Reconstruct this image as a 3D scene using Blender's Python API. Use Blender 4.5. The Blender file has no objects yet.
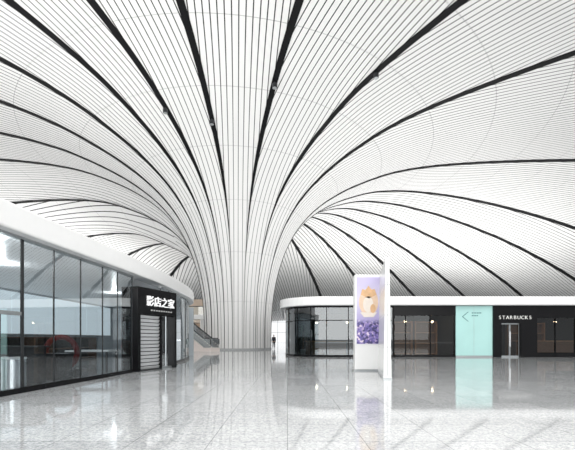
import bpy, bmesh, math, random
from mathutils import Vector, Matrix
random.seed(4)
S = bpy.context.scene
COL = S.collection
R = math.radians
S.view_settings.view_transform = 'Standard'
S.view_settings.look = 'None'
S.view_settings.exposure = 0.12

# ------------------------------------------------------------------ materials
def mat(name, color, rough=0.5, metal=0.0, spec=0.5, var=0.06, scale=6.0, emit=None, es=0.0):
    m = bpy.data.materials.new(name); m.use_nodes = True
    nt = m.node_tree; b = nt.nodes['Principled BSDF']
    n = nt.nodes.new('ShaderNodeTexNoise'); n.inputs['Scale'].default_value = scale
    tc = nt.nodes.new('ShaderNodeTexCoord')
    nt.links.new(tc.outputs['Object'], n.inputs['Vector'])
    mx = nt.nodes.new('ShaderNodeMix'); mx.data_type = 'RGBA'
    mx.inputs[6].default_value = (*[c*(1-var) for c in color], 1)
    mx.inputs[7].default_value = (*[min(1, c*(1+var)) for c in color], 1)
    nt.links.new(n.outputs['Fac'], mx.inputs[0])
    nt.links.new(mx.outputs[2], b.inputs['Base Color'])
    b.inputs['Roughness'].default_value = rough
    b.inputs['Metallic'].default_value = metal
    b.inputs['Specular IOR Level'].default_value = spec
    if emit:
        b.inputs['Emission Color'].default_value = (*emit, 1)
        b.inputs['Emission Strength'].default_value = es
    return m

def glass(name, tint, refl=0.12, rough=0.01, ior=1.5):
    m = bpy.data.materials.new(name); m.use_nodes = True
    nt = m.node_tree; nt.nodes.clear()
    out = nt.nodes.new('ShaderNodeOutputMaterial')
    tr = nt.nodes.new('ShaderNodeBsdfTransparent'); tr.inputs[0].default_value = (*tint, 1)
    gl = nt.nodes.new('ShaderNodeBsdfGlossy'); gl.inputs['Roughness'].default_value = rough
    gl.inputs['Color'].default_value = (0.92, 0.96, 0.98, 1)
    fr = nt.nodes.new('ShaderNodeFresnel'); fr.inputs['IOR'].default_value = ior
    ad = nt.nodes.new('ShaderNodeMath'); ad.operation = 'ADD'; ad.use_clamp = True
    ad.inputs[1].default_value = refl
    nt.links.new(fr.outputs[0], ad.inputs[0])
    mx = nt.nodes.new('ShaderNodeMixShader')
    nt.links.new(ad.outputs[0], mx.inputs[0]); nt.links.new(tr.outputs[0], mx.inputs[1]); nt.links.new(gl.outputs[0], mx.inputs[2])
    nt.links.new(mx.outputs[0], out.inputs[0])
    return m

def slat_material():
    m = bpy.data.materials.new('white_slats'); m.use_nodes = True
    nt = m.node_tree; b = nt.nodes['Principled BSDF']
    uv = nt.nodes.new('ShaderNodeUVMap'); uv.uv_map = 'UVMap'
    sp = nt.nodes.new('ShaderNodeSeparateXYZ'); nt.links.new(uv.outputs[0], sp.inputs[0])
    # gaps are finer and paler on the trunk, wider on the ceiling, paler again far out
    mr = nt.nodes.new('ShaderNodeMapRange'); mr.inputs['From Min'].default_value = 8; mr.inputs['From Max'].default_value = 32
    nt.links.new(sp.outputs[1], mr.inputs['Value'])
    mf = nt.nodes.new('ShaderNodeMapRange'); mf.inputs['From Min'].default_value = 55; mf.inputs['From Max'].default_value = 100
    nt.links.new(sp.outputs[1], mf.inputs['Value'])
    def frac(sock, pitch):
        a = nt.nodes.new('ShaderNodeMath'); a.operation = 'DIVIDE'; a.inputs[1].default_value = pitch
        nt.links.new(sock, a.inputs[0])
        f = nt.nodes.new('ShaderNodeMath'); f.operation = 'FRACT'; nt.links.new(a.outputs[0], f.inputs[0])
        return f.outputs[0]
    wv = nt.nodes.new('ShaderNodeMath'); wv.operation = 'MULTIPLY_ADD'
    wv.inputs[1].default_value = 0.05; wv.inputs[2].default_value = 0.125
    nt.links.new(mr.outputs[0], wv.inputs[0])
    l1n = nt.nodes.new('ShaderNodeMath'); l1n.operation = 'LESS_THAN'
    nt.links.new(frac(sp.outputs[0], 0.44), l1n.inputs[0]); nt.links.new(wv.outputs[0], l1n.inputs[1])
    l2n = nt.nodes.new('ShaderNodeMath'); l2n.operation = 'LESS_THAN'; l2n.inputs[1].default_value = 0.010
    nt.links.new(frac(sp.outputs[1], 5.2), l2n.inputs[0])
    n = nt.nodes.new('ShaderNodeTexNoise'); n.inputs['Scale'].default_value = 0.25
    tc = nt.nodes.new('ShaderNodeTexCoord'); nt.links.new(tc.outputs['Object'], n.inputs['Vector'])
    base = nt.nodes.new('ShaderNodeMix'); base.data_type = 'RGBA'
    base.inputs[6].default_value = (0.825, 0.822, 0.815, 1); base.inputs[7].default_value = (0.865, 0.862, 0.855, 1)
    nt.links.new(n.outputs['Fac'], base.inputs[0])
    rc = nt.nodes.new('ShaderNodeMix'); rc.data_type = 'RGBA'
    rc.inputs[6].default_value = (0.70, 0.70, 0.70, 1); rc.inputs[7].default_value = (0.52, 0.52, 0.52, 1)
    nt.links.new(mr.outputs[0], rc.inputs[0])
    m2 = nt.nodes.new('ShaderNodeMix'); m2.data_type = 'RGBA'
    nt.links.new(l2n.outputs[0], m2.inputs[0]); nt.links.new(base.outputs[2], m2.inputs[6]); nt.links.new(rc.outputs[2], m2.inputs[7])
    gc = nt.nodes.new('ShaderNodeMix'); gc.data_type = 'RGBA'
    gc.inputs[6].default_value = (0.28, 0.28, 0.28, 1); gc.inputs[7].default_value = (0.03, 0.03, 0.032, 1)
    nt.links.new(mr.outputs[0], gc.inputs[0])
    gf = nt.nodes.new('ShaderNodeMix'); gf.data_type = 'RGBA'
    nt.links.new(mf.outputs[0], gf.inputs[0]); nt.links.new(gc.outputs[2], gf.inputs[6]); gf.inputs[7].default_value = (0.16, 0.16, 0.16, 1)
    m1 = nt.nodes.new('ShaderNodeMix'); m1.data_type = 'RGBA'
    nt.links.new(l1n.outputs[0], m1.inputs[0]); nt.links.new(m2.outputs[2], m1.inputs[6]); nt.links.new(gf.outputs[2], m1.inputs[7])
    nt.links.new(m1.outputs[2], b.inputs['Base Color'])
    b.inputs['Roughness'].default_value = 0.55
    b.inputs['Specular IOR Level'].default_value = 0.2
    return m

def floor_material():
    m = bpy.data.materials.new('polished_granite'); m.use_nodes = True
    nt = m.node_tree; b = nt.nodes['Principled BSDF']
    tc = nt.nodes.new('ShaderNodeTexCoord')
    br = nt.nodes.new('ShaderNodeTexBrick')
    br.offset = 0.0; br.inputs['Scale'].default_value = 1.0
    br.inputs['Brick Width'].default_value = 0.9; br.inputs['Row Height'].default_value = 0.9
    br.inputs['Mortar Size'].default_value = 0.007; br.inputs['Mortar Smooth'].default_value = 0.2
    br.inputs['Color1'].default_value = (0.555, 0.56, 0.565, 1); br.inputs['Color2'].default_value = (0.65, 0.652, 0.655, 1)
    br.inputs['Mortar'].default_value = (0.34, 0.345, 0.35, 1)
    nt.links.new(tc.outputs['Object'], br.inputs['Vector'])
    n1 = nt.nodes.new('ShaderNodeTexNoise'); n1.inputs['Scale'].default_value = 26; n1.inputs['Detail'].default_value = 8; n1.inputs['Roughness'].default_value = 0.9
    n2 = nt.nodes.new('ShaderNodeTexNoise'); n2.inputs['Scale'].default_value = 9.0; n2.inputs['Detail'].default_value = 8; n2.inputs['Roughness'].default_value = 0.85
    for n in (n1, n2): nt.links.new(tc.outputs['Object'], n.inputs['Vector'])
    r1 = nt.nodes.new('ShaderNodeValToRGB')
    r1.color_ramp.elements[0].position = 0.40; r1.color_ramp.elements[0].color = (0.44, 0.46, 0.48, 1)
    r1.color_ramp.elements[1].position = 0.56; r1.color_ramp.elements[1].color = (1.12, 1.12, 1.12, 1)
    nt.links.new(n1.outputs['Fac'], r1.inputs[0])
    r2 = nt.nodes.new('ShaderNodeValToRGB')
    r2.color_ramp.elements[0].position = 0.38; r2.color_ramp.elements[0].color = (0.74, 0.755, 0.77, 1)
    r2.color_ramp.elements[1].position = 0.60; r2.color_ramp.elements[1].color = (1.08, 1.08, 1.07, 1)
    nt.links.new(n2.outputs['Fac'], r2.inputs[0])
    def mul(a, c):
        x = nt.nodes.new('ShaderNodeMix'); x.data_type = 'RGBA'; x.blend_type = 'MULTIPLY'; x.inputs[0].default_value = 1
        nt.links.new(a, x.inputs[6]); nt.links.new(c, x.inputs[7]); return x.outputs[2]
    c = mul(mul(br.outputs['Color'], r1.outputs[0]), r2.outputs[0])
    nt.links.new(c, b.inputs['Base Color'])
    mr = nt.nodes.new('ShaderNodeMapRange'); mr.inputs['From Min'].default_value = 0.3; mr.inputs['From Max'].default_value = 0.7
    mr.inputs['To Min'].default_value = 0.035; mr.inputs['To Max'].default_value = 0.07
    nt.links.new(n2.outputs['Fac'], mr.inputs['Value']); nt.links.new(mr.outputs[0], b.inputs['Roughness'])
    b.inputs['Specular IOR Level'].default_value = 0.65
    return m

def crowd_material():
    m = bpy.data.materials.new('poster_print'); m.use_nodes = True
    nt = m.node_tree; b = nt.nodes['Principled BSDF']
    tc = nt.nodes.new('ShaderNodeTexCoord')
    v = nt.nodes.new('ShaderNodeTexVoronoi'); v.inputs['Scale'].default_value = 14
    nt.links.new(tc.outputs['Object'], v.inputs['Vector'])
    sc = nt.nodes.new('ShaderNodeSeparateColor'); nt.links.new(v.outputs['Color'], sc.inputs[0])
    r = nt.nodes.new('ShaderNodeValToRGB'); r.color_ramp.interpolation = 'CONSTANT'
    cols = [(0.0,(0.06,0.05,0.16)),(0.3,(0.15,0.12,0.36)),(0.55,(0.28,0.22,0.52)),(0.75,(0.46,0.36,0.60)),(0.92,(0.78,0.68,0.78))]
    e = r.color_ramp.elements
    e[0].position = 0; e[0].color = (*cols[0][1],1); e[1].position = cols[1][0]; e[1].color = (*cols[1][1],1)
    for p, c in cols[2:]:
        x = e.new(p); x.color = (*c,1)
    nt.links.new(sc.outputs[0], r.inputs[0])
    sp = nt.nodes.new('ShaderNodeSeparateXYZ'); nt.links.new(tc.outputs['Object'], sp.inputs[0])
    g = nt.nodes.new('ShaderNodeValToRGB'); ge = g.color_ramp.elements
    ge[0].position = 0.0; ge[0].color = (0.46,0.41,0.68,1); ge[1].position = 1.0; ge[1].color = (0.52,0.47,0.70,1)
    x = ge.new(0.5); x.color = (0.72,0.68,0.84,1)
    mr = nt.nodes.new('ShaderNodeMapRange'); mr.inputs['From Min'].default_value = 1.9; mr.inputs['From Max'].default_value = 3.5
    nt.links.new(sp.outputs[2], mr.inputs['Value']); nt.links.new(mr.outputs[0], g.inputs[0])
    fd = nt.nodes.new('ShaderNodeMapRange'); fd.inputs['From Min'].default_value = 1.78; fd.inputs['From Max'].default_value = 1.95
    nt.links.new(sp.outputs[2], fd.inputs['Value'])
    mx = nt.nodes.new('ShaderNodeMix'); mx.data_type = 'RGBA'
    nt.links.new(fd.outputs[0], mx.inputs[0]); nt.links.new(r.outputs[0], mx.inputs[6]); nt.links.new(g.outputs[0], mx.inputs[7])
    nt.links.new(mx.outputs[2], b.inputs['Base Color'])
    b.inputs['Roughness'].default_value = 0.3
    return m

M = {}
M['slats'] = slat_material()
M['floor'] = floor_material()
M['poster'] = crowd_material()
M['slot'] = mat('dark_slot', (0.008, 0.008, 0.009), 0.6, spec=0.1)
M['sky'] = mat('skylight_glow', (0.9, 0.9, 0.9), 0.5, emit=(0.97, 0.99, 1.0), es=2.2)
M['white'] = mat('white_paint', (0.84, 0.84, 0.84), 0.35, var=0.02, scale=1.5)
M['white_gloss'] = mat('white_gloss_panel', (0.86, 0.86, 0.855), 0.2, var=0.02)
M['grey_line'] = mat('grey_joint', (0.42, 0.43, 0.44), 0.5)
M['frame'] = mat('dark_frame_metal', (0.03, 0.032, 0.034), 0.35, 0.2, spec=0.3)
M['frame_l'] = mat('grey_frame_metal', (0.35, 0.37, 0.38), 0.3, 0.6)
M['black'] = mat('black_panel', (0.008, 0.008, 0.009), 0.25, spec=0.12)
M['black_matt'] = mat('black_matt', (0.014, 0.014, 0.015), 0.6)
M['steel'] = mat('brushed_steel', (0.85, 0.86, 0.87), 0.25, 0.7)
M['shutter'] = mat('shutter_silver', (0.58, 0.59, 0.60), 0.4, 0.1)
M['dark_int'] = mat('dark_interior', (0.018, 0.018, 0.017), 0.7)
M['grey_int'] = mat('grey_interior', (0.42, 0.46, 0.49), 0.7)
M['glowing'] = mat('glowing_fill_panel', (0.56, 0.62, 0.65), 0.5, var=0.04, emit=(0.84,0.93,0.98), es=0.58)  # emission added so the shop behind the glass looks paler
M['brown'] = mat('brown_wood', (0.12, 0.066, 0.038), 0.5, var=0.3, scale=9)
M['wood'] = mat('warm_wood', (0.36, 0.20, 0.10), 0.5, var=0.3, scale=9)
M['beige'] = mat('warm_beige_wall', (0.62, 0.50, 0.40), 0.6, var=0.1, scale=0.8)
M['red'] = mat('red_gloss', (0.12, 0.006, 0.006), 0.5, spec=0.2)
M['teal'] = mat('mint_glass_panel', (0.45, 0.73, 0.70), 0.06, var=0.08, scale=0.8)
M['teal_d'] = mat('deep_teal_ink', (0.03, 0.16, 0.17), 0.4)
M['sign'] = mat('lit_sign_white', (0.85, 0.85, 0.85), 0.4, emit=(1, 1, 1), es=0.3)
M['sign2'] = mat('pale_sign_white', (0.82, 0.82, 0.79), 0.4, emit=(1, 1, 0.96), es=0.3)
M['dash'] = mat('dim_sign_white', (0.45, 0.45, 0.45), 0.4, emit=(1, 1, 1), es=0.03)
M['lamp'] = mat('lamp_diffuser', (0.9, 0.88, 0.82), 0.4, emit=(1, 0.80, 0.55), es=22.0)
M['gold'] = mat('gold_print', (0.74, 0.47, 0.26), 0.4, var=0.3, scale=4)
M['peach'] = mat('peach_print', (0.82, 0.62, 0.46), 0.4, var=0.2, scale=4)
M['cream'] = mat('cream_print', (0.86, 0.78, 0.70), 0.4, var=0.10, scale=4)
M['pinkp'] = mat('pink_print', (0.74, 0.66, 0.82), 0.4, var=0.1)
M['skin'] = mat('skin_tone', (0.55, 0.36, 0.27), 0.6)
M['hair'] = mat('black_hair', (0.015, 0.013, 0.012), 0.6)
M['coat'] = mat('dark_jacket', (0.03, 0.035, 0.05), 0.8)
M['trouser'] = mat('dark_trousers', (0.02, 0.022, 0.03), 0.8)
M['shoe'] = mat('black_shoe', (0.012, 0.012, 0.012), 0.4)
M['eye'] = mat('eye_dark', (0.02, 0.015, 0.012), 0.3)
M['lip'] = mat('lip_tone', (0.35, 0.12, 0.10), 0.5)
M['tread'] = mat('escalator_tread', (0.30, 0.29, 0.29), 0.5, 0.1)
M['pinkw'] = mat('pale_rose_panel', (0.78, 0.70, 0.66), 0.4)
M['leaf'] = mat('dark_leaf_green', (0.03, 0.06, 0.025), 0.5, var=0.4, scale=8)
M['pot'] = mat('grey_pot', (0.16, 0.16, 0.16), 0.5)
M['glassL'] = glass('left_shop_glass', (0.71, 0.78, 0.81), 0.17)
M['glassR'] = glass('right_shop_glass', (0.62, 0.60, 0.56), 0.01, ior=1.33)
M['glassK'] = glass('corner_shop_glass', (0.42, 0.50, 0.52), 0.07, ior=1.5)
M['glassC'] = glass('clear_glass', (0.85, 0.92, 0.90), 0.06)

# ------------------------------------------------------------------ helpers
class MB:
    def __init__(s): s.v = []; s.f = []; s.uv = []
    def add(s, vs, fs, uvs=None):
        o = len(s.v); s.v += [tuple(v) for v in vs]
        for k, f in enumerate(fs):
            s.f.append([i+o for i in f])
            if uvs: s.uv.append(uvs[k])
        return s
    def hexa(s, p):
        return s.add(p, [(0,3,2,1),(4,5,6,7),(0,1,5,4),(1,2,6,5),(2,3,7,6),(3,0,4,7)])
    def box(s, x0, x1, y0, y1, z0, z1):
        return s.hexa([(x0,y0,z0),(x1,y0,z0),(x1,y1,z0),(x0,y1,z0),(x0,y0,z1),(x1,y0,z1),(x1,y1,z1),(x0,y1,z1)])
    def fbox(s, F, u0, u1, v0, v1, z0, z1):
        return s.hexa([F(u0,v0,z0),F(u1,v0,z0),F(u1,v1,z0),F(u0,v1,z0),F(u0,v0,z1),F(u1,v0,z1),F(u1,v1,z1),F(u0,v1,z1)])
    def sweep(s, a, b, z0, z1):
        n = len(a); vs = []
        for p, q in zip(a, b):
            vs += [(p[0],p[1],z0),(q[0],q[1],z0),(q[0],q[1],z1),(p[0],p[1],z1)]
        fs = []
        for i in range(n-1):
            o = 4*i
            for k in range(4):
                k2 = (k+1) % 4
                fs.append((o+k, o+k2, o+4+k2, o+4+k))
        fs += [(3,2,1,0), (4*n-4,4*n-3,4*n-2,4*n-1)]
        return s.add(vs, fs)
    def prism(s, pts, z0, z1):
        n = len(pts)
        vs = [(p[0],p[1],z0) for p in pts] + [(p[0],p[1],z1) for p in pts]
        fs = [tuple(range(n-1,-1,-1)), tuple(range(n,2*n))] + [(i,(i+1)%n,n+(i+1)%n,n+i) for i in range(n)]
        return s.add(vs, fs)
    def slab(s, pts, d):
        d = Vector(d); n = len(pts)
        vs = [tuple(p) for p in pts] + [tuple(Vector(p)+d) for p in pts]
        fs = [tuple(range(n-1,-1,-1)), tuple(range(n,2*n))] + [(i,(i+1)%n,n+(i+1)%n,n+i) for i in range(n)]
        return s.add(vs, fs)
    def lathe(s, prof, c, seg=32, cap=True):
        vs = []; fs = []
        for r, z in prof:
            for k in range(seg):
                a = 2*math.pi*k/seg; vs.append((c[0]+r*math.cos(a), c[1]+r*math.sin(a), c[2]+z))
        for i in range(len(prof)-1):
            for k in range(seg):
                k2 = (k+1) % seg
                fs.append((i*seg+k, i*seg+k2, (i+1)*seg+k2, (i+1)*seg+k))
        if cap:
            fs.append(tuple(range(seg-1,-1,-1))); fs.append(tuple(range((len(prof)-1)*seg, len(prof)*seg)))
        return s.add(vs, fs)
    def tube(s, pts, r, seg=10, closed=False):
        pts = [Vector(p) for p in pts]; n = len(pts); vs = []; fs = []
        for i, p in enumerate(pts):
            if closed: t = pts[(i+1)%n]-pts[i-1]
            else: t = pts[min(i+1,n-1)]-pts[max(i-1,0)]
            t.normalize()
            up = Vector((0,0,1)) if abs(t.z) < 0.95 else Vector((1,0,0))
            if closed: up = Vector((0,1,0))
            a = t.cross(up).normalized(); b = a.cross(t)
            for k in range(seg):
                w = 2*math.pi*k/seg; vs.append(tuple(p + a*r*math.cos(w) + b*r*math.sin(w)))
        for i in range(n if closed else n-1):
            j = (i+1) % n
            for k in range(seg):
                k2 = (k+1) % seg; fs.append((i*seg+k, i*seg+k2, j*seg+k2, j*seg+k))
        if not closed:
            fs.append(tuple(range(seg-1,-1,-1))); fs.append(tuple(range((n-1)*seg, n*seg)))
        return s.add(vs, fs)
    def build(s, name, m, parent=None, smooth=False, bevel=0, fixn=True):
        me = bpy.data.meshes.new(name)
        off = Vector((0,0,0))
        if parent is not None:
            p = parent
            while p is not None: off += p.location; p = p.parent
        me.from_pydata([tuple(Vector(v)-off) for v in s.v], [], s.f)
        if s.uv:
            ul = me.uv_layers.new(name='UVMap')
            k = 0
            for fu in s.uv:
                for c in fu: ul.data[k].uv = c; k += 1
        if fixn and not s.uv:
            bm = bmesh.new(); bm.from_mesh(me); bmesh.ops.recalc_face_normals(bm, faces=bm.faces); bm.to_mesh(me); bm.free()
        if smooth:
            for p in me.polygons: p.use_smooth = True
        me.materials.append(m)
        o = bpy.data.objects.new(name, me); COL.objects.link(o)
        if parent is not None: o.parent = parent
        if bevel:
            b = o.modifiers.new('bevel', 'BEVEL'); b.width = bevel; b.segments = 2; b.limit_method = 'ANGLE'
        return o

def thing(name, label, cat, loc=(0,0,0), group=None):
    o = bpy.data.objects.new(name, None); COL.objects.link(o); o.location = loc
    o.empty_display_size = 0.2
    o['label'] = label; o['category'] = cat
    if group: o['group'] = group
    return o
def struct(o): o['kind'] = 'structure'; return o

def letters(body, origin, right, up, pitch, height, m, parent, depth=0.02, bold=0.0, aspect=None):
    # every character is a part of its own, set at an even pitch and sharing one baseline
    right = Vector(right).normalized(); up = Vector(up).normalized(); n = right.cross(up)
    off = Vector((0,0,0)); p = parent
    while p is not None: off += p.location; p = p.parent
    for k, chh in enumerate(body):
        cu = bpy.data.curves.new('sign_letter', 'FONT'); cu.body = chh; cu.extrude = 0.01; cu.offset = bold
        t = bpy.data.objects.new('letter_tmp', cu); COL.objects.link(t)
        dg = bpy.context.evaluated_depsgraph_get(); dg.update()
        me = bpy.data.meshes.new_from_object(t.evaluated_get(dg))
        bpy.data.objects.remove(t)
        xs = [v.co.x for v in me.vertices]; ys = [v.co.y for v in me.vertices]
        x0, x1, y0, y1 = min(xs), max(xs), min(ys), max(ys)
        sy = height/(y1-y0); sx = sy if aspect is None else aspect*height/(x1-x0)
        c = Vector(origin)+right*pitch*(k-(len(body)-1)/2)
        for v in me.vertices:
            v.co = c + right*(v.co.x-(x0+x1)/2)*sx + up*((v.co.y-y0)*sy-height/2) + n*(v.co.z/0.01)*depth - off
        me.materials.clear(); me.materials.append(m)
        o = bpy.data.objects.new('sign_letter', me); COL.objects.link(o); o.parent = parent

# ------------------------------------------------------------------ camera
cam = bpy.data.cameras.new('camera'); co = bpy.data.objects.new('camera', cam); COL.objects.link(co)
co.location = (0,0,1.2); co.rotation_euler = (R(90),0,0)
cam.sensor_fit = 'HORIZONTAL'; cam.sensor_width = 36; cam.lens = 24.0
cam.shift_y = (339-225)/575; cam.clip_end = 600
S.camera = co

# ------------------------------------------------------------------ floor
fl = MB().box(-70, 90, -40, 172, -0.2, 0.0).build('floor', M['floor']); struct(fl)

# ------------------------------------------------------------------ funnel column and ceiling
CX, CY = -5.8, 45.0
PROF = [(3.85,0),(3.84,1.5),(3.92,4),(4.18,6.5),(4.72,9),(5.58,11.5),(6.88,13.9),(8.8,16.1),(11.3,17.9),(14.4,19.4),(18.8,20.8),(25,21.6),(35,22),(50,22.0),(68,21.8),(88,21.6),(108,21.5),(125,21.5)]
SPLIT = 7
def cat(P, sub=5):
    out = []
    for i in range(len(P)-1):
        p0 = P[max(i-1,0)]; p1 = P[i]; p2 = P[i+1]; p3 = P[min(i+2,len(P)-1)]
        for k in range(sub):
            t = k/sub
            out.append(tuple(0.5*(2*b+(c-a)*t+(2*a-5*b+4*c-d)*t*t+(3*b-a-3*c+d)*t**3) for a,b,c,d in zip(p0,p1,p2,p3)))
    out.append(P[-1]); return out
SUB = 6
prof = cat(PROF, SUB); SI = SPLIT*SUB
def lerp_tab(T, r):
    if r <= T[0][0]: return T[0][1]
    for (a,b),(c,d) in zip(T, T[1:]):
        if r <= c:
            t = (r-a)/(c-a); return b+(d-b)*t
    return T[-1][1]
def sstep(a, b, x):
    t = max(0, min(1, (x-a)/(b-a))); return t*t*(3-2*t)
DROP = cat([(0,0),(20,0.05),(38,0.3),(60,1.4),(80,3.6),(100,7.0),(125,12.0)], 6)
DRIGHT = cat([(5,0),(18,0.15),(30,0.8),(42,2.1),(54,4.2),(68,7.2),(84,10.4),(104,13.5),(125,15)], 6)
DLEFT = cat([(4.3,0),(5.0,1.0),(6.0,2.1),(7.8,3.4),(10,4.2),(13,4.6),(20,4.5),(35,4.2),(60,4.6),(125,4.6)], 6)
def P3(i, phi, off=0.0):
    r, z = prof[i]
    a = prof[max(i-1,0)]; b = prof[min(i+1,len(prof)-1)]
    dr, dz = b[0]-a[0], b[1]-a[1]; l = math.hypot(dr,dz)
    nr, nz = dz/l, -dr/l
    dg = math.degrees(phi) % 360
    wl = sstep(85,115,dg)*(1-sstep(148,178,dg))*(1+0.25*(1-sstep(118,138,dg)))
    if z < 7: wl = 0
    X = CX + r*math.cos(phi)
    wr = (sstep(-2,22,dg) if dg < 100 else 0)
    dd_ = max(0.0, math.sin(phi))**0.8*lerp_tab(DROP, r)*(1-0.6*wr*sstep(20,60,X))
    zz = z - dd_ - wl*lerp_tab(DLEFT, r) - wr*lerp_tab(DRIGHT, X)
    if r > 20: zz = max(zz, 5.0)
    rr = r+nr*off
    return Vector((CX+rr*math.cos(phi), CY+rr*math.sin(phi), zz+nz*off))
arc = [0.0]
for a, b in zip(prof, prof[1:]): arc.append(arc[-1]+math.hypot(b[0]-a[0], b[1]-a[1]))
LINES = [-177.5,-162,-146,-130.6,-116.5,-105,-91.5,-73.6,-53,-33,-0.5,18,30,41,51,60,69,79,91,103,116,131,148,165]
def surf(i0, i1):
    mb = MB()
    for a, b in zip(LINES, LINES[1:]+[LINES[0]+360]):
        n = max(4, int((b-a)/2.0)); mid = R((a+b)/2)
        sc = 1.0
        if i0 > 0 and math.sin(mid) > 0.2: sc = 0.55
        ph = [R(a+(b-a)*k/n) for k in range(n+1)]
        vs = []; W = n+1
        for i in range(i0, i1+1):
            for p in ph: vs.append(P3(i, p))
        fs = []; uvs = []
        for i in range(i1-i0):
            for k in range(n):
                idx = [(i,k),(i,k+1),(i+1,k+1),(i+1,k)]
                fs.append([q[0]*W+q[1] for q in idx])
                uvs.append([(sc*prof[i0+q[0]][0]*math.sin(ph[q[1]]-mid)+0.035, arc[i0+q[0]]) for q in idx])
        mb.add(vs, fs, uvs)
    return mb
def swidth(r):
    return lerp_tab([(3.7,0.02),(4.7,0.03),(5.6,0.06),(6.9,0.12),(8.4,0.21),(12,0.36),(20,0.46),(40,0.66),(70,0.90),(130,1.1)], r)
def slot(phi, i0, i1):
    mb = MB(); vs = []; fs = []
    t = Vector((-math.sin(phi), math.cos(phi), 0))
    for i in range(i0, i1+1):
        w = swidth(prof[i][0])/2
        a = P3(i, phi, -0.03); b = P3(i, phi, 0.06)
        vs += [a-t*w, b-t*w, b+t*w, a+t*w]
    n = i1-i0
    for i in range(n):
        o = 4*i
        for k in range(4):
            k2 = (k+1)%4; fs.append((o+k,o+k2,o+4+k2,o+4+k))
    fs += [(3,2,1,0),(4*n,4*n+1,4*n+2,4*n+3)]
    return mb.add(vs, fs)
colm = thing('funnel_column', 'huge white slatted column flaring upwards like a trumpet into the ceiling', 'column', (CX,CY,0))
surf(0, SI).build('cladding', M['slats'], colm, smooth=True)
MB().lathe([(3.94,0),(3.94,0.16),(3.84,0.18)], (CX,CY,0), 64, cap=False).build('base_ring', M['grey_line'], colm, smooth=False)
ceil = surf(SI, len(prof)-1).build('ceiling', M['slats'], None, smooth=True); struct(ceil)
for L in LINES:
    slot(R(L), 1, SI).build('dark_groove', M['slot'], colm)
    slot(R(L), SI, len(prof)-1).build('dark_groove', M['slot'], ceil)
# bright skylight opening in the fold behind the column
vs = []; fs = []; ph = [R(31.5+8.5*k/8) for k in range(9)]
for i in range(SI+2, SI+9):
    for p in ph: vs.append(P3(i, p, 0.07))
for i in range(6):
    for k in range(8): fs.append((i*9+k, i*9+k+1, i*9+10+k, i*9+9+k))
MB().add(vs, fs).build('skylight_opening', M['sky'], ceil)

def spotlight(phi, i, label):
    p = P3(i, R(phi), 0.06)
    t = thing('spotlight', label, 'lamp', (p.x,p.y,p.z), 'spotlights on the ceiling grooves')
    MB().lathe([(0.05,0.05),(0.05,-0.12)], p, 10).build('stem', M['black_matt'], t)
    MB().lathe([(0.12,-0.10),(0.2,-0.14),(0.2,-0.42),(0.17,-0.44)], p, 16).build('housing', M['frame'], t, smooth=False)
    MB().lathe([(0.16,-0.435),(0.16,-0.455)], p, 16).build('lens', M['frame_l'], t)
spotlight(-73.6, SI+16, 'small dark spotlight under the groove just right of the picture top centre')
spotlight(-91.5, SI+11, 'small dark spotlight under the groove rising left of the column axis')
spotlight(-53, SI+20, 'small dark spotlight under the groove that leaves the picture at upper right')
spotlight(-105, SI+13, 'small dark spotlight under the second groove from the column axis leftwards')

# ------------------------------------------------------------------ left shop
LP = [(-7.0,-4),(-6.55,2),(-6.2,5),(-5.97,7.9),(-5.78,10.6),(-5.6,13.2),(-5.5,16),(-5.55,19),(-5.78,21.9),(-6.5,25),(-8.0,27.6),(-10.5,29.4),(-14,30.2)]
def XL(y):
    for i in range(len(LP)-1):
        (x1,y1),(x2,y2) = LP[i], LP[i+1]
        if y1 <= y <= y2:
            p0 = LP[max(i-1,0)]; p3 = LP[min(i+2,len(LP)-1)]
            m1 = (x2-p0[0])/(y2-p0[1]); m2 = (p3[0]-x1)/(p3[1]-y1); h = y2-y1; t = (y-y1)/h
            return (2*t**3-3*t*t+1)*x1+(t**3-2*t*t+t)*h*m1+(-2*t**3+3*t*t)*x2+(t**3-t*t)*h*m2
    return LP[-1][0]
def lcurve(y0, y1, off=0.0, n=None):
    n = n or max(2, int((y1-y0)/0.5)); out = []
    for k in range(n+1):
        y = y0+(y1-y0)*k/n; e = 0.01
        d = Vector((XL(min(y+e,30.1))-XL(y-e), 2*e)).normalized()
        out.append((XL(y)+d.y*off, y-d.x*off))
    return out
ls = thing('glass_shopfront', 'long curved glass shopfront along the left side of the hall', 'shopfront', (-6.2,5,0))
YM = [2.0,3.1,4.2,5.3,6.4,7.5,8.56,9.6,10.7,11.8,12.7,13.75]
YM2 = [16.6,17.8,19.0,20.2,21.4,22.6,23.8,25.0,26.2]
def glazing(YS):
    for a, b in zip(YS, YS[1:]):
        c = lcurve(a+0.02, b-0.02, 0, 3)
        mb = MB(); vs = []; fs = []
        for p in c: vs += [(p[0],p[1],0.12),(p[0],p[1],3.42)]
        for i in range(3): fs.append((2*i,2*i+2,2*i+3,2*i+1))
        mb.add(vs, fs).build('glass_pane', M['glassL'], ls)
    for y in YS:
        w = 0.04 if abs(y-8.56) < 0.01 else 0.014
        MB().sweep(lcurve(y-w,y+w,0.010,1), lcurve(y-w,y+w,-0.02,1), 0.0, 3.42).build('mullion', M['frame'], ls)
    MB().sweep(lcurve(YS[0],YS[-1],0.04), lcurve(YS[0],YS[-1],-0.08), 0.0, 0.12).build('base_rail', M['black'], ls)
    MB().sweep(lcurve(YS[0],YS[-1],0.04), lcurve(YS[0],YS[-1],-0.08), 3.42, 3.5).build('top_rail', M['frame_l'], ls)
glazing(YM); glazing(YM2)
MB().sweep(lcurve(5.4,8.5,0.03), lcurve(5.4,8.5,-0.05), 1.72, 1.80).build('transom_bar', M['frame_l'], ls)
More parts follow.
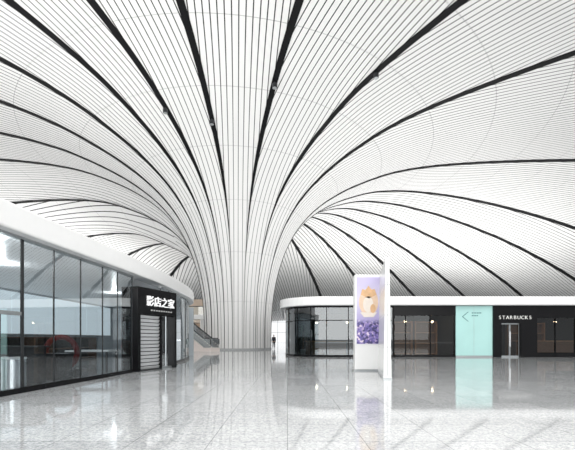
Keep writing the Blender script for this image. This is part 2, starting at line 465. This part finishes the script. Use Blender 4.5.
MB().sweep(lcurve(7.90,7.94,0.03,1), lcurve(7.90,7.94,-0.05,1), 0.12, 1.72).build('door_stile', M['frame'], ls)
fa = MB().sweep(lcurve(-3.5,30,0.30), lcurve(-3.5,30,-0.3), 3.47, 4.02).build('fascia', M['white_gloss'], ls, bevel=0.04)
roofpts = lcurve(-3.5,30,-0.29) + [(-32,30),(-32,-3.5)]
MB().prism(roofpts, 3.5, 3.9).build('shop_roof', M['white'], ls)
struct(MB().box(-13,-12.8,-3,29,0,3.5).build('wall_left', M['grey_int']))
struct(MB().box(-12.8,-6.9,28.0,28.2,0,3.5).build('wall_left_end', M['grey_int']))
bp = thing('glow_panel', 'long pale backlit wall panel added on the rear wall to brighten the left shop', 'wall panel', (-12.75,16,1.5))  # invented glowing wall, added to lighten the upper part of the left glass
for k in range(7):
    y0 = 4.5+k*3.3
    MB().box(-12.79,-12.74,y0+0.03,y0+3.27,1.45,3.4).build('fill_panel', M['glowing'], bp)
MB().box(-12.795,-12.72,4.5,27.6,1.40,1.45).build('bottom_trim', M['frame_l'], bp)
def drum(x, y, r, h, label):
    t = thing('metal_drum', label, 'drum', (x,y,0), 'metal drums behind the left glass')
    MB().lathe([(r,0.02),(r,h*0.94)], (x,y,0), 36).build('drum_body', M['steel'], t, smooth=False)
    MB().lathe([(r*1.04,h*0.94),(r*1.04,h)], (x,y,0), 36).build('top_rim', M['white'], t)
    MB().lathe([(r*0.92,0.0),(r*0.92,0.03)], (x,y,0), 36).build('foot_ring', M['black_matt'], t)
drum(-6.30, 8.90, 0.20, 0.78, 'brushed metal drum nearest the glass by the thick mullion')
drum(-6.76, 8.95, 0.20, 0.78, 'brushed metal drum at the left picture edge behind the glass')
lc = thing('dark_backdrop', 'long dark cabinet-shaped block added behind the two metal drums for contrast', 'cabinet', (-7.3,9.9,0))  # dark block added to darken the background so the drums stand out
MB().box(-8.6,-6.35,9.7,10.1,0.06,0.98).build('backdrop_body', M['black_matt'], lc, bevel=0.01)
MB().box(-8.65,-6.30,9.65,10.15,0.98,1.02).build('backdrop_top', M['frame'], lc)
MB().box(-8.5,-6.45,9.75,10.05,0.0,0.06).build('plinth', M['black_matt'], lc)
rt = thing('ring_display', 'large dark red ring standing on a black stand behind the left glass', 'display', (-7.2,12.2,0))
MB().tube([(-7.2+0.50*math.cos(a), 12.2, 0.76+0.50*math.sin(a)) for a in [2*math.pi*k/40 for k in range(40)]], 0.085, 12, True).build('hoop', M['red'], rt, smooth=True)
MB().box(-7.75,-6.65,12.0,12.4,0,0.24).build('stand', M['black_matt'], rt, bevel=0.02)
dd = thing('low_counter', 'dark low counter hiding the lower half of the red ring', 'counter', (-7.0,11.3,0))
MB().box(-7.5,-6.45,11.1,11.5,0,0.74).build('counter_body', M['black_matt'], dd, bevel=0.01)
MB().box(-7.55,-6.4,11.05,11.55,0.74,0.78).build('counter_top', M['frame'], dd)
dt = thing('display_table', 'white display table inside the left shop beyond the red ring', 'table', (-7.4,14.6,0))
MB().box(-8.2,-6.6,14.1,15.1,0.72,0.78).build('tabletop', M['white'], dt, bevel=0.01)
for x in (-8.1,-6.7):
    for y in (14.2,15.0): MB().box(x-0.03,x+0.03,y-0.03,y+0.03,0,0.72).build('leg', M['frame'], dt)
rc = thing('display_shelf', 'long low dark shelf unit against the rear wall of the left shop', 'shelf', (-12.4,16,0))
MB().box(-12.78,-12.7,7.5,24.5,0,1.3).build('back_panel', M['dark_int'], rc)
for z in (0.05,0.65,1.25): MB().box(-12.7,-12.2,7.5,24.5,z,z+0.05).build('shelf_board', M['brown'], rc)
for y in (7.5,13.0,18.5,24.44): MB().box(-12.7,-12.2,y,y+0.06,0,1.3).build('side_panel', M['brown'], rc)

# ------------------------------------------------------------------ black portal with sign on the left
A = Vector((-5.42,13.9)); B = Vector((-4.66,16.1)); d = (B-A).normalized(); nn = Vector((d.y,-d.x)); LEN = (B-A).length
def PF(u, v, z): return (A.x+d.x*u+nn.x*v, A.y+d.y*u+nn.y*v, z)
pt = thing('shop_portal', 'black box shop entrance with white sign, silver shutter and glass opening', 'shop entrance', (A.x,A.y,0))
MB().fbox(PF,0,LEN,-0.75,0,2.12,3.12).build('header', M['black'], pt, bevel=0.012)
MB().fbox(PF,0,0.14,-0.75,0,0,2.12).build('side_post', M['black'], pt)
MB().fbox(PF,LEN-0.12,LEN,-0.3,0,0,2.12).build('side_post', M['black'], pt)
MB().fbox(PF,1.40,1.48,-0.3,-0.08,0,2.12).build('divider_post', M['black'], pt)
sh = MB(); nsl = 15
for i in range(nsl):
    z0 = 0.05+2.07*i/nsl; h = 2.07/nsl
    sh.hexa([PF(0.14,-0.2,z0),PF(1.40,-0.2,z0),PF(1.40,-0.19,z0),PF(0.14,-0.19,z0),PF(0.14,-0.2,z0+h*0.78),PF(1.40,-0.2,z0+h*0.78),PF(1.40,-0.13,z0+h*0.78),PF(0.14,-0.13,z0+h*0.78)])
so = sh.build('roller_shutter', M['shutter'], pt)
MB().fbox(PF,0.14,1.40,-0.22,-0.10,0,0.06).build('bottom_bar', M['frame'], so)
MB().fbox(PF,0.14,1.40,-0.24,-0.21,0.05,2.12).build('shutter_backing', M['frame'], so)
gd = MB().add([PF(1.48,-0.18,0.02),PF(LEN-0.12,-0.18,0.02),PF(LEN-0.12,-0.18,2.12),PF(1.48,-0.18,2.12)], [(0,1,2,3)]).build('glass_door', M['glassL'], pt)
MB().fbox(PF,1.48,LEN-0.12,-0.2,-0.16,0,0.08).build('door_rail', M['frame_l'], gd)
MB().fbox(PF,1.84,1.87,-0.2,-0.16,0.08,2.12).build('door_stile', M['frame_l'], gd)
o = Vector(PF(LEN*0.55,0.03,2.64))
letters('影店之家', o, (d.x,d.y,0), (0,0,1), 0.43, 0.38, M['sign'], pt, 0.02, 0.008, 1.06)
for k in range(9):
    u = 0.70+k*0.15
    MB().fbox(PF,u,u+0.085,0.004,0.014,2.27,2.32).build('sign_dash', M['dash'], pt)

# ------------------------------------------------------------------ right building
FY = 25.5
rc_c = (2.6, 28.2); rr = 2.7
def front(off=0.0, x1=26, yb=42):
    pts = [(rc_c[0]-rr-off, yb)]
    for k in range(13):
        a = math.pi + (math.pi/2)*k/12
        pts.append((rc_c[0]+(rr+off)*math.cos(a), rc_c[1]+(rr+off)*math.sin(a)))
    pts.append((x1, FY-off)); return pts
cp = thing('roof_canopy', 'flat white canopy with rounded corner running over the right hand shops', 'canopy', (3,26,3.45))
MB().sweep(front(0.45), front(0.1), 3.42, 4.0).build('fascia', M['white_gloss'], cp, bevel=0.05)
MB().prism(front(0.12)+[(26,42)], 3.45, 3.9).build('roof_slab', M['white'], cp)
MB().sweep(front(0.40), front(0.2), 3.405, 3.42).build('soffit_trim', M['grey_line'], cp)
MB().prism(front(-0.1, 25.8, 34)+[(25.8,34)], 3.425, 3.45).build('dark_soffit', M['black_matt'], cp)

ks = thing('corner_shopfront', 'dark glass shop with rounded corner beside the advertising totem', 'shopfront', (2.6,28.2,0))
def arcpts(a0, a1, off=0, n=4):
    return [(rc_c[0]+(rr+off)*math.cos(a0+(a1-a0)*k/n), rc_c[1]+(rr+off)*math.sin(a0+(a1-a0)*k/n)) for k in range(n+1)]
def pane(c, name, m, par, z0=0.14, z1=3.36):
    vs = []; fs = []
    for p in c: vs += [(p[0],p[1],z0),(p[0],p[1],z1)]
    for i in range(len(c)-1): fs.append((2*i,2*i+2,2*i+3,2*i+1))
    return MB().add(vs, fs).build(name, m, par)
angs = [math.pi+math.pi/2*k/4 for k in range(5)]
for a0, a1 in zip(angs, angs[1:]): pane(arcpts(a0+0.01,a1-0.01), 'glass_pane', M['glassK'], ks)
for y0, y1 in ((28.2,30.2),(30.2,32.2),(32.2,34.0)): pane([(rc_c[0]-rr,y1),(rc_c[0]-rr,y0)], 'glass_pane', M['glassK'], ks)
xs = [2.6,4.05,5.5,7.0]
for a, b in zip(xs, xs[1:]): pane([(a+0.02,FY),(b-0.02,FY)], 'glass_pane', M['glassK'], ks)
for a in angs: MB().sweep(arcpts(a-0.008,a+0.008,0.03,1), arcpts(a-0.008,a+0.008,-0.05,1), 0, 3.4).build('mullion', M['black'], ks)
for x in xs[1:]: MB().box(x-0.025,x+0.025,FY-0.04,FY+0.05,0,3.4).build('mullion', M['black'], ks)
MB().sweep(front(0.05,7.0,34), front(-0.08,7.0,34), 0, 0.14).build('base_rail', M['black'], ks)
MB().sweep(front(0.05,7.0,34), front(-0.08,7.0,34), 3.3, 3.42).build('top_rail', M['black'], ks)
MB().sweep(front(0.02,7.0,34), front(-0.03,7.0,34), 2.42, 2.47).build('transom_bar', M['black'], ks)

ms = thing('dark_shopfront', 'dark glazed shopfront with wooden shelves inside between totem and teal panel', 'shopfront', (9,FY,0))
xs = [7.08,7.85,9.5,11.1]
for a, b in zip(xs, xs[1:]): pane([(a+0.02,FY),(b-0.02,FY)], 'glass_pane', M['glassR'], ms)
for x in xs: MB().box(x-0.025,x+0.025,FY-0.05,FY+0.06,0,3.4).build('mullion', M['black'], ms)
MB().box(7.05,11.13,FY-0.05,FY+0.06,0,0.14).build('base_rail', M['black'], ms)
MB().box(7.05,11.13,FY-0.08,FY+0.06,2.75,3.42).build('header', M['black'], ms)

tp = thing('teal_sign_panel', 'tall pale teal glass hoarding panel with chevron mark beside the coffee shop', 'sign panel', (12.35,FY,0))
MB().box(11.15,13.58,FY-0.12,FY-0.02,0.1,3.4).build('panel', M['teal'], tp, bevel=0.01)
MB().box(11.15,13.58,FY-0.13,FY-0.01,0,0.1).build('base_rail', M['frame_l'], tp)
yy = FY-0.125
MB().box(12.335,12.345,yy-0.004,yy,0.1,3.4).build('joint', M['grey_line'], tp)
def flat(pts, name, m, par, y, th=0.006): return MB().slab([(p[0],y,p[1]) for p in pts], (0,-th,0)).build(name, m, par)
flat([(11.94,3.0),(11.995,3.0),(11.61,2.68),(11.995,2.36),(11.94,2.36),(11.55,2.68)], 'chevron_mark', M['teal_d'], tp, yy-0.002)
for k, (x0, x1) in enumerate(((12.2,12.9),(12.2,12.7))):
    z = 2.96-k*0.18
    for j in range(int((x1-x0)/0.11)):
        flat([(x0+j*0.11,z),(x0+j*0.11+0.07,z),(x0+j*0.11+0.07,z-0.07),(x0+j*0.11,z-0.07)], 'printed_mark', M['teal_d'], tp, yy-0.002)

cs = thing('coffee_shopfront', 'black coffee shop entrance with white lettering and double glass door', 'shopfront', (15,FY,0))
MB().box(13.6,16.45,FY-0.25,FY+0.1,2.25,3.42).build('header', M['black'], cs, bevel=0.01)
MB().box(13.6,14.1,FY-0.25,FY+0.1,0,2.25).build('side_panel', M['black'], cs)
MB().box(15.4,16.45,FY-0.25,FY+0.1,0,2.25).build('side_panel', M['black'], cs)
for x0, x1 in ((14.12,14.74),(14.76,15.38)):
    dr = pane([(x0,FY-0.02),(x1,FY-0.02)], 'door_pane', M['glassR'], cs, 0.02, 2.23)
    fr = MB()
    fr.box(x0,x1,FY-0.05,FY,0.0,0.1); fr.box(x0,x1,FY-0.05,FY,2.17,2.25)
    fr.box(x0,x0+0.04,FY-0.05,FY,0.1,2.17); fr.box(x1-0.04,x1,FY-0.05,FY,0.1,2.17)
    fr.build('door_frame', M['frame_l'], dr)
    MB().box(x0 if x0 > 14.5 else x1-0.04, x0+0.04 if x0 > 14.5 else x1, FY-0.09,FY-0.05,0.7,1.7).build('door_handle', M['steel'], dr)
letters('STARBUCKS', (14.98,FY-0.28,2.62), (1,0,0), (0,0,1), 0.25, 0.22, M['sign2'], cs, 0.012, -0.014)
rs = thing('cafe_window', 'dark cafe window bay at the right picture edge past the black entrance', 'shopfront', (19,FY,0))
xs = [16.5,17.8,19.1,20.4,21.7,23.0,24.3,25.6]
for a, b in zip(xs, xs[1:]): pane([(a+0.02,FY),(b-0.02,FY)], 'glass_pane', M['glassR'], rs)
for x in xs: MB().box(x-0.025,x+0.025,FY-0.05,FY+0.06,0,3.4).build('mullion', M['black'], rs)
MB().box(16.5,25.6,FY-0.05,FY+0.06,0,0.3).build('base_rail', M['black'], rs)
MB().box(16.5,25.6,FY-0.08,FY+0.06,2.6,3.42).build('header', M['black'], rs)
struct(MB().box(0.0,26,34.0,34.2,0,3.45).build('wall_back', M['dark_int']))
struct(MB().box(25.8,26,25.6,34,0,3.45).build('wall_right', M['dark_int']))
struct(MB().box(7.0,7.06,25.7,34,0,3.45).build('wall_divider', M['dark_int']))
struct(MB().box(11.14,11.2,25.7,34,0,3.45).build('wall_divider_right', M['dark_int']))
def shelf(x0, x1, y, label, n=4):
    t = thing('display_shelf', label, 'shelf', ((x0+x1)/2,y,0), 'wooden display shelves in the right hand shops')
    MB().box(x0,x1,y+0.35,y+0.4,0,2.5).build('back_panel', M['brown'], t)
    for k in range(n): 
        z = 0.1+k*2.3/(n-1); MB().box(x0,x1,y,y+0.35,z,z+0.05).build('shelf_board', M['wood'], t)
    for x in (x0, x1-0.06): MB().box(x,x+0.06,y,y+0.35,0,2.5).build('side_panel', M['wood'], t)
shelf(7.5,9.1,27.9,'brown wooden shelf unit in the dark shop just right of the totem')
shelf(9.3,10.9,27.9,'brown wooden shelf unit in the dark shop next to the teal panel')
shelf(17.5,20.5,30.5,'wide brown wooden shelf unit inside the cafe window')
ct = thing('service_counter', 'wooden service counter inside the cafe window bay', 'counter', (18.5,28.5,0))
MB().box(16.8,22,28.2,28.9,0,1.02).build('counter_body', M['brown'], ct)
MB().box(16.7,22.1,28.1,29.0,1.02,1.08).build('counter_top', M['wood'], ct)
kc = thing('service_counter', 'brown curved counter inside the rounded corner shop', 'counter', (3,30,0))
MB().sweep([(1.5,31.1),(2.0,30.2),(3,29.7),(4.5,29.6)], [(2.1,31.4),(2.5,30.6),(3.2,30.3),(4.5,30.2)], 0, 1.0).build('counter_body', M['brown'], kc)
MB().sweep([(1.42,31.1),(1.95,30.12),(2.98,29.62),(4.55,29.52)], [(2.18,31.45),(2.55,30.68),(3.24,30.36),(4.55,30.26)], 1.0, 1.05).build('counter_top', M['wood'], kc)
def plant(x, y, h, label):
    t = thing('potted_plant', label, 'plant', (x,y,0), 'plants in the corner shop')
    MB().lathe([(0.15,0),(0.22,0.42),(0.20,0.45)], (x,y,0), 20).build('pot', M['pot'], t)
    MB().tube([(x,y,0.4),(x+0.02,y,h*0.6),(x,y,h*0.8)], 0.03, 6).build('stem', M['brown'], t)
    mb = MB()
    for k in range(90):
        a = random.uniform(0,2*math.pi); e = random.uniform(-0.5,1.2); l = random.uniform(0.22,0.42)
        b0 = Vector((x,y,h*random.uniform(0.45,0.85)))
        dv = Vector((math.cos(a)*math.cos(e), math.sin(a)*math.cos(e), math.sin(e)))
        s_ = dv.cross(Vector((0,0,1))).normalized()*0.07
        st_ = b0+dv*random.uniform(0.05,0.28)
        mid_ = st_+dv*l*0.5; tip = st_+dv*l-Vector((0,0,0.06))
        mb.add([st_, mid_+s_, tip, mid_-s_], [(0,1,2,3)])
    mb.build('foliage', M['leaf'], t)
plant(1.15, 28.4, 2.2, 'dark leafy plant near the rounded end of the corner shop')
plant(2.75, 27.3, 2.5, 'tallest dark leafy plant in the middle of the corner shop')
plant(4.55, 26.7, 1.9, 'shortest dark leafy plant in the corner shop nearest the totem')
PL = [(8.3,27.0,'over the shelves right of the totem'),(10.2,27.0,'in the dark shop beside the teal panel'),(14.75,28.5,'behind the coffee shop door'),(17.3,27.5,'nearest the black entrance in the cafe window'),(19.2,27.5,'at the right picture edge in the cafe window'),(2.2,28.9,'in the rounded corner shop above its counter'),(4.4,28.3,'in the corner shop close to the totem')]
for x, y, w in PL:
    t = thing('added_pendant', 'small warm added pendant lamp '+w, 'lamp', (x,y,3.42), 'added pendant lamps in the right hand shops')  # pendants put in because the shop interiors need light
    MB().tube([(x,y,3.43),(x,y,2.62)], 0.012, 6).build('cord', M['black_matt'], t)
    MB().lathe([(0.03,2.64),(0.05,2.6),(0.12,2.46)], (x,y,0), 20, cap=False).build('shade', M['black_matt'], t)
    MB().lathe([(0.03,2.56),(0.07,2.48),(0.07,2.42),(0.03,2.36)], (x,y,0), 14).build('bulb', M['lamp'], t, smooth=True)

# ------------------------------------------------------------------ advertising totem
tt = thing('advertising_totem', 'tall white advertising totem with purple poster standing in the hall', 'totem', (3.05,14.4,0))
MB().box(2.53,3.56,14.4,14.75,0.0,3.62).build('panel_body', M['white_gloss'], tt, bevel=0.015)
MB().box(2.5,3.58,14.38,14.78,0.0,0.06).build('plinth', M['frame_l'], tt)
ps = MB().box(2.60,3.51,14.375,14.405,1.02,3.52).build('poster', M['poster'], tt)
py = 14.373
def ell(cx, cz, rx, rz, a0=0, a1=360, n=28): return [(cx+rx*math.cos(R(a0+(a1-a0)*k/n)), cz+rz*math.sin(R(a0+(a1-a0)*k/n))) for k in range(n+1)]
flat(ell(3.04,2.58,0.36,0.52,0,359), 'peach_form', M['peach'], ps, py-0.001)
flat([(2.74,2.86),(2.80,3.08),(2.92,3.02),(3.03,3.20),(3.15,3.04),(3.26,3.08),(3.34,2.86),(3.04,2.72)], 'gold_crest', M['gold'], ps, py-0.008)
flat(ell(3.02,2.50,0.19,0.30,0,359), 'cream_form', M['cream'], ps, py-0.008)
flat(ell(3.20,2.34,0.10,0.17,0,359,16), 'gold_lobe', M['gold'], ps, py-0.015)
flat([(2.72,2.20),(3.36,2.20),(3.22,2.02),(2.86,2.02)], 'cream_foot', M['cream'], ps, py-0.008)
F0 = Vector((3.52,14.42)); F1 = Vector((2.96,11.35)); fd = (F1-F0).normalized(); fn = Vector((-fd.y, fd.x))
def FF(u, v, z): return (F0.x+fd.x*u+fn.x*v, F0.y+fd.y*u+fn.y*v, z)
fl_ = (F1-F0).length; tw = 0.055; b0 = 0.115
MB().hexa([FF(0,-b0,0),FF(fl_,-b0,0),FF(fl_,b0,0),FF(0,b0,0),FF(0,-tw,3.62),FF(fl_,-tw,3.62),FF(fl_,tw,3.62),FF(0,tw,3.62)]).build('side_fin', M['white_gloss'], tt, bevel=0.012)
MB().fbox(FF,-0.02,fl_+0.02,-0.13,0.13,0,0.05).build('fin_plinth', M['frame_l'], tt)
MB().fbox(FF,fl_-0.002,fl_+0.006,-0.010,0.010,0.1,3.5).build('fin_joint', M['grey_line'], tt)
for z in (0.95,1.9,2.8):
    w_ = b0+(tw-b0)*z/3.62+0.003
    MB().fbox(FF,0.02,fl_+0.003,-w_,w_,z,z+0.02).build('fin_joint', M['grey_line'], tt)

# ------------------------------------------------------------------ escalator and upper level far left
E0 = Vector((-6.9,36.6)); ed = Vector((-0.82,0.57)).normalized(); en = Vector((-ed.y, ed.x))
def EF(u, v, z): return (E0.x+ed.x*u+en.x*v, E0.y+ed.y*u+en.y*v, z)
es = thing('escalator', 'pale escalator rising leftwards in the background beside the white column', 'escalator', (E0.x,E0.y,0))
prof_e = [(0,0),(0,0.35),(1.0,0.35),(7.0,3.8),(8.5,3.8),(8.5,0)]
MB().slab([EF(u,-0.6,z) for u,z in prof_e], (en.x*1.2,en.y*1.2,0)).build('truss', M['pinkw'], es)
st = MB()
for k in range(20):
    u = 1.0+6.0*k/20; z = 0.36+3.45*k/20
    st.fbox(EF,u,u+0.34,-0.42,0.42,z,z+0.19)
st.build('steps', M['tread'], es)
for v in (-0.58,0.54):
    vs = [EF(u,v+0.02,z) for u,z in [(0.1,0.36),(0.1,1.2),(1.0,1.25),(7.0,4.7),(8.4,4.7),(8.4,3.82),(7.0,3.82),(1.0,0.37)]]
    bl = MB().add(vs, [(0,1,2,7),(7,2,3,6),(6,3,4,5)]).build('balustrade', M['glassC'], es)
    for k in range(6):
        u = 1.0+k*1.2; z = 0.36+3.45*(u-1)/6.0
        MB().fbox(EF,u-0.02,u+0.02,v,v+0.04,z,z+0.9).build('balustrade_joint', M['frame_l'], bl)
    MB().tube([EF(0.05,v+0.02,0.7),EF(0.05,v+0.02,1.15),EF(0.3,v+0.02,1.27),EF(1.0,v+0.02,1.28),EF(7.0,v+0.02,4.73),EF(8.4,v+0.02,4.73)], 0.04, 8).build('handrail', M['frame'], es)
mz = thing('mezzanine', 'white upper level with glass balustrade behind the escalator on the far left', 'mezzanine', (-20,56,0))
MB().box(-32,-10.6,49.5,64,3.75,4.35).build('deck', M['white_gloss'], mz)
for x in (-31,-21,-11.2): MB().lathe([(0.25,0),(0.25,3.76)], (x,50.2,0), 20).build('support_post', M['white'], mz)
for k in range(9):
    x0 = -32+k*2.3667
    MB().add([(x0+0.04,49.6,4.35),(x0+2.33,49.6,4.35),(x0+2.33,49.6,5.4),(x0+0.04,49.6,5.4)], [(0,1,2,3)]).build('balustrade', M['glassC'], mz)
    MB().box(x0+2.33,x0+2.40,49.58,49.62,4.35,5.42).build('balustrade_post', M['frame_l'], mz)
MB().tube([(-32,49.6,5.42),(-10.6,49.6,5.42)], 0.05, 8).build('handrail', M['frame'], mz)
struct(MB().box(-32,-9.5,63.8,64.0,0,3.75).build('wall_far_left', M['beige']))
struct(MB().box(-32,-10.6,60.0,60.2,4.35,7.4).build('wall_far_left_upper', M['beige']))

# ------------------------------------------------------------------ far glazed wall
w = MB()
for k in range(-16, 30):
    x = k*3.0; w.box(x-0.06,x+0.06,118,118.2,0,14)
for z in (3.2,6.4,9.6): w.box(-48,90,118.02,118.18,z-0.05,z+0.05)
struct(w.build('window_1', M['frame_l']))

# ------------------------------------------------------------------ person beside the column
def skin_obj(name, verts, edges, radii, m, parent, root=0, sub=1):
    me = bpy.data.meshes.new(name); me.from_pydata(verts, edges, [])
    ob = bpy.data.objects.new(name+'_tmp', me); COL.objects.link(ob)
    sk = ob.modifiers.new('skin','SKIN'); sk.use_smooth_shade = True
    for i, r in enumerate(radii):
        sv = me.skin_vertices[0].data[i]
        sv.radius = (r, r) if not isinstance(r, tuple) else r
        sv.use_root = (i == root)
    s2 = ob.modifiers.new('sub','SUBSURF'); s2.levels = sub; s2.render_levels = sub
    dg = bpy.context.evaluated_depsgraph_get(); dg.update()
    nm = bpy.data.meshes.new_from_object(ob.evaluated_get(dg))
    bpy.data.objects.remove(ob)
    nm.materials.clear(); nm.materials.append(m)
    for p in nm.polygons: p.use_smooth = True
    o = bpy.data.objects.new(name, nm); COL.objects.link(o); o.parent = parent
    return o
pe = thing('person', 'person in dark jacket and trousers standing right of the white column base', 'person', (-1.70,47.6,0))
V = []; E = []; RR = []
def vtx(p, r, par=None):
    V.append(p); RR.append(r)
    if par is not None: E.append((par, len(V)-1))
    return len(V)-1
pel = vtx((0,0,0.93),(0.15,0.11)); wa = vtx((0,0,1.08),(0.135,0.10),pel); ch = vtx((0,0,1.28),(0.16,0.11),wa); nk = vtx((0,0.01,1.43),0.075,ch)
n2 = vtx((0,0.0,1.50),0.052,nk); h1 = vtx((0,-0.01,1.57),(0.068,0.08),n2); h2 = vtx((0,-0.005,1.64),(0.075,0.092),h1); h3 = vtx((0,0.005,1.70),(0.055,0.065),h2)
vtx((0,-0.105,1.605),0.013,h1)
for s in (-1,1):
    vtx((s*0.082,0,1.61),0.016,h2)
    a = vtx((s*0.17,0,1.40),0.06,ch); b = vtx((s*0.215,0.01,1.12),0.043,a); c = vtx((s*0.225,-0.05,0.87),0.03,b)
    hnd = vtx((s*0.225,-0.06,0.80),(0.024,0.036),c)
    for j,(dy,ln) in enumerate(((-0.03,0.07),(-0.01,0.08),(0.01,0.075),(0.028,0.06))):
        f1 = vtx((s*0.225,-0.06+dy,0.755),0.009,hnd); vtx((s*0.215,-0.062+dy,0.755-ln),0.007,f1)
    t1 = vtx((s*0.215,-0.105,0.80),0.010,hnd); vtx((s*0.212,-0.115,0.755),0.008,t1)
    hp = vtx((s*0.09,0,0.86),0.085,pel); kn = vtx((s*0.10,-0.01,0.48),0.055,hp); an = vtx((s*0.11,0.02,0.09),0.038,kn); vtx((s*0.125,-0.11,0.04),0.035,an)
skin_obj('body', V, E, RR, M['skin'], pe)
skin_obj('jacket', [(0,0,0.86),(0,0,1.08),(0,0,1.28),(0,0.01,1.42),(-.17,0,1.40),(-.215,.01,1.12),(-.225,-.045,.89),(.17,0,1.40),(.215,.01,1.12),(.225,-.045,.89)],
    [(0,1),(1,2),(2,3),(2,4),(4,5),(5,6),(2,7),(7,8),(8,9)], [(.185,.135),(.165,.125),(.185,.135),(.085,.085),.078,.06,.048,.078,.06,.048], M['coat'], pe)
skin_obj('trousers', [(0,0,.95),(-.09,0,.85),(-.10,-.01,.48),(-.11,.02,.10),(.09,0,.85),(.10,-.01,.48),(.11,.02,.10)],
    [(0,1),(1,2),(2,3),(0,4),(4,5),(5,6)], [(.165,.125),.10,.075,.062,.10,.075,.062], M['trouser'], pe)
for s in (-1,1):
    skin_obj('shoe', [(s*.11,.05,.05),(s*.115,-.04,.05),(s*.128,-.15,.042)], [(0,1),(1,2)], [.05,.05,.042], M['shoe'], pe)
    off = Vector(pe.location)
    MB().lathe([(0.002,-0.009),(0.009,0),(0.002,0.009)], Vector((s*0.028,-0.092,1.625))+off, 8).build('eye', M['eye'], pe)
MB().slab([Vector((x,-0.095,z))+off for x,z in ((-.02,1.555),(.02,1.555),(.016,1.546),(-.016,1.546))], (0,-0.006,0)).build('mouth', M['lip'], pe)
skin_obj('hair', [(0,.03,1.60),(0,.02,1.68),(0,-.02,1.72)], [(0,1),(1,2)], [(.08,.075),(.085,.095),(.065,.07)], M['hair'], pe)

# ------------------------------------------------------------------ light
wd = bpy.data.worlds.new('world'); S.world = wd; wd.use_nodes = True
bg = wd.node_tree.nodes['Background']; bg.inputs[0].default_value = (0.97,0.985,1.0,1); bg.inputs[1].default_value = 1.0
def area(name, loc, sx, sy, power, rot=(math.pi,0,0), color=(1,0.995,0.98)):
    l = bpy.data.lights.new(name,'AREA'); l.shape = 'RECTANGLE'; l.size = sx; l.size_y = sy; l.energy = power; l.color = color
    o = bpy.data.objects.new(name, l); COL.objects.link(o); o.location = loc; o.rotation_euler = rot
    return o
def point(name, loc, power, color=(1,1,1), rad=0.06):
    l = bpy.data.lights.new(name,'POINT'); l.energy = power; l.color = color; l.shadow_soft_size = rad
    o = bpy.data.objects.new(name, l); COL.objects.link(o); o.location = loc
area('fill_up_left_roof', (-20,13,4.3), 22, 32, 3400)  # added fill facing up from the shop roof to brighten the ceiling
area('fill_up_right_roof', (13,35,4.3), 20, 13, 1000)  # unseen fill on the right roof, added for the ceiling above it
area('fill_up_rear', (5,-18,0.6), 50, 24, 4500)  # added behind the camera to lift the near ceiling
area('fill_up_far', (25,75,1.0), 50, 50, 15500)  # invented upward fill for the far ceiling on the right
area('fill_up_far_left', (-42,72,1.0), 18, 40, 8500)  # added fill below the far left ceiling, not a fixture of the hall
area('fill_overhead', (4,-4,20.3), 56, 40, 8600, (0,0,0))  # out-of-frame fill under the ceiling, added to brighten the foreground floor
area('fill_behind_camera', (0,-30,8), 60, 14, 9000, (R(84),0,0))  # added forward fill for floor and column front, no window there
for y in (7.5,11.5,19): point('shop_fill', (-8.6,y,3.3), 60)  # made-up point lamps, added to brighten the left shop interior
point('drum_fill', (-6.7,8.3,3.3), 45)  # local lamp added so the metal drums show through the glass
point('shelf_fill', (9.2,26.8,3.2), 17, (1,0.72,0.45))  # added warm fill that reveals the wooden shelves
point('cafe_fill', (18.8,29.3,3.2), 24, (1,0.72,0.45))  # unseen warm fill, added to bring out the cafe interior
point('mezzanine_light', (-14,55,3.6), 300, (1,0.85,0.7), 0.15)
